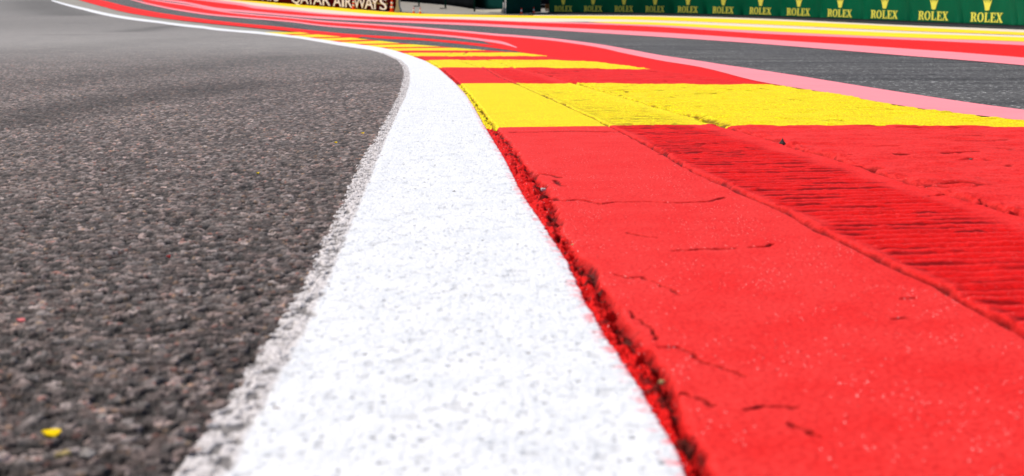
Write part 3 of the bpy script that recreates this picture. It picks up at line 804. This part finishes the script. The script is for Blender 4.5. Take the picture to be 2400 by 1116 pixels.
def wall_z(y): return float(zg(y)) + 0.0
sv = np.linspace(0, arc[-1] - 0.4, 900)
hv = np.linspace(0.03, H_W, 40)
def cloth_off(sm_, hm_):
    """slack and pulled folds of the vinyl: pinched at the ties along the bottom"""
    o = 0.030 * (fbm(sm_ * 1.0, hm_ * 0.5, 1.1, 401, 3) - 0.5)
    seams = np.array(logo_s); mid = (seams[1:] + seams[:-1]) / 2
    for k, q in enumerate(mid):
        d = sm_ - q
        o = o - 0.085 * np.exp(-(np.abs(d) / (0.10 + 0.45 * hm_)) ** 1.3) * np.exp(-hm_ / 0.45)
        o = o + 0.034 * np.sin(d * 9 + hm_ * 6 + k) * np.exp(-(d / 0.4) ** 2) * np.exp(-hm_ / 0.7)
    return o
SM, HM = np.meshgrid(sv, hv)
x, y, tx, ty, nx, ny = wall_at(SM)
off = cloth_off(SM, HM)
zb = zg(y)
V = np.stack([x + nx * off, y + ny * off, zb + HM], -1)
bn = np_mesh("banner", (V.reshape(-1, 3) - np.array(ROOT)), grid_quads(len(hv), len(sv)), m_green, parent=root)
sol = bn.modifiers.new("thick", 'SOLIDIFY'); sol.thickness = 0.03; sol.offset = -1
# rubber foot strip
bm = bmesh.new()
ss = np.linspace(0, arc[-1] - 0.4, 160)
prev = None
for q in ss:
    x, y, tx, ty, nx, ny = [float(a) for a in wall_at(q)]
    z0 = float(zg(y))
    ring = []
    for n_, h_ in ((0.02, 0.045), (0.30, 0.040), (0.34, 0.0), (0.34, -0.03), (0.02, -0.03)):
        ring.append(bm.verts.new((x + nx * n_ - ROOT.x, y + ny * n_ - ROOT.y, z0 + h_ - ROOT.z)))
    if prev:
        for i in range(5): bm.faces.new((prev[i], prev[(i + 1) % 5], ring[(i + 1) % 5], ring[i]))
    prev = ring
bm_obj("rubber_foot", bm, m_black, root)
def logo_xf(s0, scale, width_scale=1.0, dz=0.0):
    def xf(px_, py_, dep):
        q = s0 + px_ * width_scale
        x, y, tx, ty, nx, ny = [float(a) for a in wall_at(q)]
        o = float(cloth_off(np.array(q), np.array(py_))) + 0.004 + dep
        return Vector((x + nx * o - ROOT.x, y + ny * o - ROOT.y, float(zg(y)) + py_ - ROOT.z))
    return xf
for u, s0 in zip(logo_u, logo_s):
    # apparent width in the photograph sets the real width along the curving wall
    wpx = np.interp(u, [1320, 1535, 1782, 1968, 2187, 2312, 2800], [42, 45, 52, 58, 71, 76, 100])
    x, y, tx, ty, nx, ny = [float(a) for a in wall_at(s0)]
    W = (s_of_u(u + wpx / 2) - s_of_u(u - wpx / 2))
    Hh = np.interp(u, [1320, 1535, 1782, 1968, 2187, 2312, 2800], [12.6, 13.4, 15.6, 17, 20, 21.5, 27]) / F_PX * y
    z0 = np.interp(u, [1320, 1535, 1782, 1968, 2187, 2312, 2800], [3.4, 4.6, 5.5, 6.2, 7.4, 8, 10]) / F_PX * y
    sx = W / WORD_W
    xf = logo_xf(s0, 1)
    bm = bmesh.new()
    for g_, x0 in ROLEX_WORD:
        loops = [[((p[0] + x0 - WORD_W / 2) * sx, z0 + p[1] * Hh) for p in lp] for lp in g_]
        poly_faces(bm, loops, xf, 0.0, 0.006)
    bm_obj("lettering", bm, m_gold, root)
    bm = bmesh.new()
    loops, tips = crown_loops()
    cs = Hh * 0.72; cxs = sx * 0.50
    cz = z0 + Hh * 1.24
    poly_faces(bm, [[(p[0] * cxs, cz + p[1] * cs) for p in lp] for lp in loops], xf, 0.0, 0.006)
    for tx_, ty_ in tips:
        poly_faces(bm, [[(tx_ * cxs + a * cxs, cz + (ty_ + .07) * cs + b_ * cs) for a, b_ in ell(0, 0, .10, .10, 10)]], xf, 0.0, 0.008)
    ring_o = ell(0, .13, .52, .17, 20); ring_i = ell(0, .16, .30, .09, 20)
    poly_faces(bm, [[(a * cxs, cz + b_ * cs) for a, b_ in ring_o], [(a * cxs, cz + b_ * cs) for a, b_ in ring_i]], xf, 0.0, 0.009)
    bm_obj("crown_emblem", bm, m_gold, root)

# ------------------------------------------------------------------ maroon advertising wall
P0 = ground(925, 28.6); P1 = ground(560, 0.6); PM = ground(700, 11.5)
mp = np.array([(400, -12), (480, -6), (560, 0.4), (600, 3.0), (640, 6.2), (700, 11.4), (780, 17.6), (860, 24.0), (912, 27.6), (929, 28.8)], float)
mX, mY = ground(mp[:, 0], mp[:, 1])
mArc = np.concatenate([[0], np.cumsum(np.hypot(np.diff(mX), np.diff(mY)))])
def mw(sv_):
    x = np.interp(sv_, mArc, mX); y = np.interp(sv_, mArc, mY)
    a = np.maximum(sv_ - 0.8, 0); c_ = np.minimum(sv_ + 0.8, mArc[-1])
    dx = np.interp(c_, mArc, mX) - np.interp(a, mArc, mX); dy = np.interp(c_, mArc, mY) - np.interp(a, mArc, mY)
    L = np.hypot(dx, dy)
    return x, y, dx / L, dy / L, -(-dy / L), -(dx / L)
def mu(u): return float(np.interp(u, mp[:, 0], mArc))
r2 = empty("advertising_wall", (float(mX[-1]), float(mY[-1]), float(zg(mY[-1]))))
tag(r2, "dark maroon wall with large white airline lettering", "advertising wall")
R2 = Vector(r2.location)
def mwall_strip(name, s0, s1, h0, h1, off_f, mat, n=160, mh=3, parent=r2):
    S, Hh = np.meshgrid(np.linspace(s0, s1, n), np.linspace(h0, h1, mh))
    x, y, tx, ty, nx, ny = mw(S)
    of = off_f(S, Hh)
    V = np.stack([x + nx * of, y + ny * of, zg(y) + Hh], -1).reshape(-1, 3) - np.array(R2)
    o = np_mesh(name, V, grid_quads(mh, n), mat, parent=parent)
    s_ = o.modifiers.new("thick", 'SOLIDIFY'); s_.thickness = 0.06; s_.offset = -1
    return o
s_split = mu(866)
mwall_strip("banner", 0, s_split - 0.05, 0.02, 1.9, lambda S, Hh: 0.01 * np.sin(S * 1.7), m_maroon)
m_slat = plain("maroon slatted mesh", (0.11, 0.016, 0.016), 0.55, var=0.3)
mwall_strip("slatted_panel", s_split, mu(911), 0.02, 1.9, lambda S, Hh: 0.03 * np.sign(np.sin(S * 26)), m_slat, n=420)
mwall_strip("end_panel", mu(911) + 0.05, mArc[-1], 0.0, 1.9, lambda S, Hh: 0.02 + 0 * S, m_maroon, n=12)
mwall_strip("rail", s_split, mu(911), 0.36, 0.42, lambda S, Hh: 0.075 + 0 * S, m_tan, n=40)
# lettering: each letter is placed where it stands along the wall
def font_glyph(ch):
    cu = bpy.data.curves.new("g", 'FONT'); cu.body = ch; cu.size = 1.0; cu.resolution_u = 3; cu.offset = 0.0
    ob = bpy.data.objects.new("g", cu); col.objects.link(ob)
    dg = bpy.context.evaluated_depsgraph_get(); dg.update()
    me = bpy.data.meshes.new_from_object(ob.evaluated_get(dg))
    vs = [tuple(v.co) for v in me.vertices]; fs = [tuple(p.vertices) for p in me.polygons]
    bpy.data.objects.remove(ob); bpy.data.curves.remove(cu); bpy.data.meshes.remove(me)
    return vs, fs
glyphs = {c_: font_glyph(c_) for c_ in "QATRIWYS"}
LET = [("Q", 688, 709), ("A", 709, 729), ("T", 727, 741), ("A", 740, 760), ("R", 762, 779), ("A", 786, 806), ("I", 808, 812.5), ("R", 816, 831), ("W", 835, 862), ("A", 860, 881), ("Y", 875, 894), ("S", 896, 912),
       ("A", 619, 634), ("Y", 631, 646), ("S", 646, 658)]
bm = bmesh.new()
for ch, u0, u1 in LET:
    vs, fs = glyphs[ch]
    xs_ = [v[0] for v in vs]; ys_ = [v[1] for v in vs]
    ymin = 0.0 if ch == "Q" else min(ys_); ymax = max(ys_)
    x0_, x1_ = min(xs_), max(xs_)
    um = (u0 + u1) / 2
    ym = float(np.interp(mu(um), mArc, mY))
    hpx = np.interp(um, [600, 700, 905], [22, 24, 27]); bpx = np.interp(um, [600, 640, 700, 905], [3.5, 4.0, 3.6, 3.4])
    hh = hpx / F_PX * ym; bb = bpx / F_PX * ym
    if ch == "S": ymin = min(ys_)
    nv = []
    for vx, vy, _ in vs:
        q = mu(u0 + (vx - x0_) / (x1_ - x0_) * (u1 - u0))
        x, y, tx, ty, nx, ny = [float(a) for a in mw(np.array(q))]
        ofs = 0.12
        nv.append(bm.verts.new((x + nx * ofs - R2.x, y + ny * ofs - R2.y, float(zg(y)) + bb + (vy - ymin) / (ymax - ymin) * hh - R2.z)))
    for f_ in fs:
        try: bm.faces.new([nv[i] for i in f_])
        except ValueError: pass
lt = bm_obj("lettering", bm, m_wletter, r2)
s_ = lt.modifiers.new("thick", 'SOLIDIFY'); s_.thickness = 0.02; s_.offset = 0

# concrete block at the end of the maroon wall
X, Y = [float(a) for a in ground(933.5, 29.2)]
bm = bmesh.new()
prof = [(-0.13, 0), (0.15, 0), (0.14, 0.10), (0.06, 0.32), (0.045, 1.9), (-0.045, 1.9), (-0.06, 0.32), (-0.13, 0.10)]
a = [bm.verts.new((p[0], -0.5, p[1])) for p in prof]; c_ = [bm.verts.new((p[0], 0.5, p[1])) for p in prof]
bm.faces.new(a); bm.faces.new(c_[::-1])
for i in range(8): bm.faces.new((a[i], c_[i], c_[(i + 1) % 8], a[(i + 1) % 8]))
bmesh.ops.recalc_face_normals(bm, faces=bm.faces)
o = bm_obj("concrete_barrier", bm, m_concb)
o.location = (X, Y, float(zg(Y)))
tag(o, "pale concrete barrier end beside the maroon wall", "barrier")

# ------------------------------------------------------------------ traffic cones
def make_cone(h, bands):
    r = empty("traffic_cone", (0, 0, 0))
    bm = bmesh.new()
    add_lathe(bm, [(0.30 * h, 0.0), (0.30 * h, 0.035 * h), (0.27 * h, 0.05 * h), (0.19 * h, 0.055 * h)], 8)
    bm_obj("base", bm, m_cone, r)
    bm = bmesh.new()
    add_lathe(bm, [(0.185 * h, 0.05 * h), (0.16 * h, 0.10 * h), (0.045 * h, 0.97 * h), (0.03 * h, 1.0 * h)], 18)
    bm_obj("cone_body", bm, m_cone, r, True)
    for lo, hi in bands:
        bm = bmesh.new()
        rr = lambda z: (0.16 + (0.045 - 0.16) * (z - 0.10) / 0.87) * h + 0.004
        add_lathe(bm, [(rr(lo), lo * h), (rr(hi), hi * h)], 18)
        bm_obj("reflective_sleeve", bm, m_band, r, True)
    return r
def copy_tree(src):
    r = src.copy(); col.objects.link(r)
    for ch in src.children:
        c2 = ch.copy(); col.objects.link(c2); c2.parent = r
    return r
GRP = "traffic cones standing beyond the yellow line"
def place(o, u, v, rz=0):
    X, Y = [float(a) for a in ground(u, v)]
    o.location = (X, Y, float(zg(Y))); o.rotation_euler = (0, 0, rz)
c0 = make_cone(0.30, [(0.36, 0.66)])
place(c0, 970, 31.6, 0.2); tag(c0, "small orange cone with white sleeve, left one of the pair right of the concrete barrier", "traffic cone", GRP)
for u, v, lab in ((985, 32.6, "small orange cone with white sleeve, right one of the pair right of the concrete barrier"),
                  (1222, 33.0, "small orange cone with white sleeve right beside the whitewashed post"),
                  (1251, 30.6, "small orange cone with white sleeve nearest to the green wall")):
    c1 = copy_tree(c0); place(c1, u, v, random.random()); c1["label"] = lab
t0 = make_cone(0.66, [(0.30, 0.44), (0.60, 0.76)])
place(t0, 919, 28.5, 0.3); tag(t0, "tall orange cone with two white sleeves before the end of the maroon wall", "traffic cone", GRP)
t1 = copy_tree(t0); place(t1, 829, 22.3, 0.1); t1["label"] = "tall orange cone in front of the maroon wall between the letters"
t1.scale = (0.9, 0.9, 0.9)

# ------------------------------------------------------------------ fences behind the apron
def sheet_fence(name, pts, h, mat, label, cat, off, n=200, bottom=0.0, extra=None):
    p = np.array(pts, float); gx, gy = ground(p[:, 0], p[:, 1])
    ar = np.concatenate([[0], np.cumsum(np.hypot(np.diff(gx), np.diff(gy)))])
    S, Hh = np.meshgrid(np.linspace(0, ar[-1], n), np.linspace(bottom, h, 10))
    x = np.interp(S, ar, gx); y = np.interp(S, ar, gy)
    r = empty(name, (float(gx[0]), float(gy[0]), float(zg(gy[0])))); tag(r, label, cat)
    R = np.array(r.location)
    dx, dy = gx[-1] - gx[0], gy[-1] - gy[0]; L = math.hypot(dx, dy)
    o_ = off(S, Hh)
    V = np.stack([x + dy / L * o_, y - dx / L * o_, zg(y) + Hh], -1).reshape(-1, 3) - R
    s = np_mesh("cloth" if mat is m_cloth else "sheet", V, grid_quads(10, n), mat, parent=r)
    m_ = s.modifiers.new("thick", 'SOLIDIFY'); m_.thickness = 0.02; m_.offset = -1
    return r
f1_ = sheet_fence("shade_cloth_fence", [(925, 2.0), (985, 6.5), (1050, 12.0), (1112, 21.0)], 2.6, m_cloth, "black shade cloth fence behind the pale concrete apron", "fence",
                  lambda S, Hh: 0.10 * (fbm(S, Hh, 1.2, 501, 3) - 0.5) * 2)
for u, v in ((982, 15.2), (1044, 20.4), (1112, 26.8)):
    X, Y = [float(a) for a in ground(u, v)]
    bm = bmesh.new(); add_lathe(bm, [(0.045, 0), (0.045, 2.6), (0.02, 2.63)], 10)
    o = bm_obj("post", bm, m_post, f1_, True); o.location = (X - f1_.location.x, Y - f1_.location.y, float(zg(Y)) - f1_.location.z)
    if u < 1100:
        bm = bmesh.new(); add_box(bm, (0, 0, 0.02), (0.42, 0.30, 0.05)); bmesh.ops.bevel(bm, geom=bm.edges[:], offset=0.02, segments=2, affect='EDGES')
        o = bm_obj("concrete_foot", bm, m_concb, f1_); o.location = (X - f1_.location.x - 0.12, Y - f1_.location.y, float(zg(Y)) - f1_.location.z)
sheet_fence("corrugated_fence", [(1114, 16.5), (1150, 22.5), (1181, 30.8)], 2.6, m_corr, "dark green corrugated sheet fence between black cloth and whitewashed post", "fence",
            lambda S, Hh: 0.03 * np.sin(S * 22), n=400)
sheet_fence("corrugated_gate", [(1186, 33.2), (1205, 32.4), (1240, 30.5), (1268, 28.0)], 2.6, m_corr, "dark green ribbed gate behind the two right cones", "gate",
            lambda S, Hh: 0.028 * np.sin(S * 30) + 0.05 * (fbm(S, Hh, 0.8, 511, 2) - 0.5), n=400)
sheet_fence("tarpaulin_screen", [(1266, 20.0), (1300, 17.0)], 2.6, m_cloth, "black tarpaulin screen in the gap beside the green wall", "screen",
            lambda S, Hh: 0.05 * (fbm(S, Hh, 0.8, 521, 2) - 0.5), n=60)
X, Y = [float(a) for a in ground(1181, 32.6)]
bm = bmesh.new(); add_lathe(bm, [(0.052, 0), (0.048, 0.54), (0.03, 0.545)], 14)
r = empty("marker_post", (X, Y, float(zg(Y)))); tag(r, "whitewashed post with dark upper part in front of the green fence corner", "post")
bm_obj("painted_foot", bm, m_pillar, r, True)
bm = bmesh.new(); add_lathe(bm, [(0.042, 0.54), (0.042, 2.5), (0.01, 2.52)], 14); bm_obj("pole", bm, m_post, r, True)
# kerb wall at the foot of the corrugated fence
X0, Y0 = [float(a) for a in ground(1116, 24.5)]; X1, Y1 = [float(a) for a in ground(1178, 32.4)]
bm = bmesh.new()
L = math.hypot(X1 - X0, Y1 - Y0); add_box(bm, (0, 0, 0.05), (L, 0.12, 0.14)); bmesh.ops.bevel(bm, geom=bm.edges[:], offset=0.015, segments=2, affect='EDGES')
o = bm_obj("low_wall", bm, m_concb); o.location = ((X0 + X1) / 2, (Y0 + Y1) / 2, float(zg((Y0 + Y1) / 2))); o.rotation_euler = (0, 0, math.atan2(Y1 - Y0, X1 - X0))
tag(o, "low pale concrete wall at the foot of the corrugated fence", "low wall")
# crowd barrier and crate in the gap
X, Y = [float(a) for a in ground(1276, 25.5)]
r = empty("crowd_barrier", (X, Y, float(zg(Y)))); tag(r, "grey steel crowd barrier in the gap left of the green wall", "barrier")
bm = bmesh.new()
for z in (0.32, 0.62, 1.1): add_box(bm, (0.25, 0, z), (0.9, 0.03, 0.035))
bm_obj("rail", bm, m_steel, r)
for xx in (-0.2, 0.7):
    bm = bmesh.new(); add_box(bm, (xx, 0, 0.58), (0.045, 0.04, 1.16)); bm_obj("leg", bm, m_steel, r)
X, Y = [float(a) for a in ground(1283, 27)]
bm = bmesh.new()
for k in range(4): add_box(bm, (0, 0, 0.06 + 0.09 * k), (0.22, 0.20, 0.07))
for xx in (-0.08, 0.08): add_box(bm, (xx, -0.112, 0.19), (0.04, 0.02, 0.36))
o = bm_obj("wooden_crate", bm, m_wood); o.location = (X, Y, float(zg(Y))); tag(o, "small orange brown wooden crate against the left end of the green wall", "crate")

# ------------------------------------------------------------------ loose grit and paint flakes
def grit(name, u, v, size, mat, label, cat, squash=0.7, seed=0, tall=1.0, sink=0.25, lift=0.006):
    rnd = random.Random(seed)
    bm = bmesh.new(); bmesh.ops.create_icosphere(bm, subdivisions=3, radius=0.5)
    ph = [rnd.uniform(0, 6) for _ in range(6)]
    for q in bm.verts:
        d = q.co.normalized()
        k = 1 + 0.16 * math.sin(d.x * 5 + ph[0]) + 0.14 * math.sin(d.y * 6 + ph[1]) + 0.12 * math.sin(d.z * 7 + ph[2]) + 0.06 * math.sin(13 * d.x + 11 * d.y + ph[3])
        q.co = Vector((q.co.x * size * k, q.co.y * size * k * 0.85, q.co.z * size * squash * k * tall))
        if tall > 1 and q.co.z > 0: f = 1 - 0.55 * (q.co.z / (0.5 * size * squash * tall)); q.co.x *= max(f, 0.15); q.co.y *= max(f, 0.15)
    o = bm_obj(name, bm, mat, None, True)
    X, Y = [float(a) for a in ground(u, v, 0.0065)]
    o.location = (X, Y, float(zg(Y)) + lift + size * squash * tall * (0.5 - sink)); o.rotation_euler = (0, 0, rnd.uniform(0, 6))
    return tag(o, label, cat)
grit("pebble", 1833, 340, 0.0105, m_stone, "dark pointed pebble lodged in the joint of the red kerb", "pebble", 0.9, 3, 1.5, 0.1, 0.004)
grit("pebble", 2275, 378, 0.006, m_stone, "tiny black pebble at the end of a crack on the outer red slab", "pebble", 0.8, 4, 1, .25, 0.007)
grit("pebble", 1273, 441, 0.0060, m_stonel, "small white pebble in the crumbled joint beside the white line", "pebble", 0.7, 5, 1, .1, 0.003)
grit("pebble", 1345, 573, 0.0055, m_tan, "tan pebble in the crumbled joint above the dark debris", "pebble", 0.8, 6, 1, .1, 0.003)
grit("pebble", 1551, 888, 0.0045, m_tan, "tan pebble in the crumbled joint nearest to the camera", "pebble", 0.7, 7, 1, .1, 0.003)
grit("pebble", 1064, 449, 0.004, m_stone, "dark speck of grit alone on the white line", "pebble", 0.5, 8, 1, .2, 0.006)
grit("pebble", 205, 1062, 0.008, m_pale, "pale pebble set in the asphalt right of the yellow flake", "pebble", 0.55, 9, 1, .3, 0.005)
grit("pebble", 150, 1062, 0.0075, m_tan, "tan pebble set in the asphalt just below the yellow flake", "pebble", 0.5, 10, 1, .3, 0.005)
grit("pebble", 240, 975, 0.006, m_pale, "pale pebble set in the asphalt above and right of the yellow flake", "pebble", 0.5, 12, 1, .35, 0.005)
def flake(u, v, wpx, mat, label, seed, th=0.0012):
    rnd = random.Random(seed)
    X, Y = [float(a) for a in ground(u, v, 0.0065)]
    R_ = wpx / 2 / F_PX * Y * 1.02
    bm = bmesh.new()
    n = 14; top = []; bot = []
    for k in range(n):
        a = 2 * math.pi * k / n; rr = R_ * rnd.uniform(0.78, 1.05)
        top.append(bm.verts.new((rr * math.cos(a), rr * math.sin(a) * 0.85, th + 0.0006 * math.sin(a * 2)))); bot.append(bm.verts.new((rr * math.cos(a), rr * math.sin(a) * 0.85, 0.0006 * math.sin(a * 2))))
    bm.faces.new(top); bm.faces.new(bot[::-1])
    for k in range(n): bm.faces.new((bot[k], bot[(k + 1) % n], top[(k + 1) % n], top[k]))
    o = bm_obj("paint_flake", bm, mat); o.location = (X, Y, 0.0068 + float(zg(Y))); o.rotation_euler = (0.10, 0.12, 0)
    tag(o, label, "paint flake")
flake(120, 1018, 46, m_chipy, "large yellow paint flake on the asphalt near the bottom corner", 1)
flake(48, 753, 20, m_chipp, "pink paint flake on the asphalt at the left side", 2)
flake(850, 313, 8, m_chipy, "small yellow paint flake on asphalt closest to the white line", 3)
flake(787, 335, 8, m_chipy, "small yellow paint flake on asphalt second from the white line", 4)
flake(604, 407, 7, m_chipy, "small yellow paint flake alone in the middle of the asphalt", 5)
flake(395, 603, 9, m_chipr, "thin red paint flake on the asphalt left of the white line", 6)
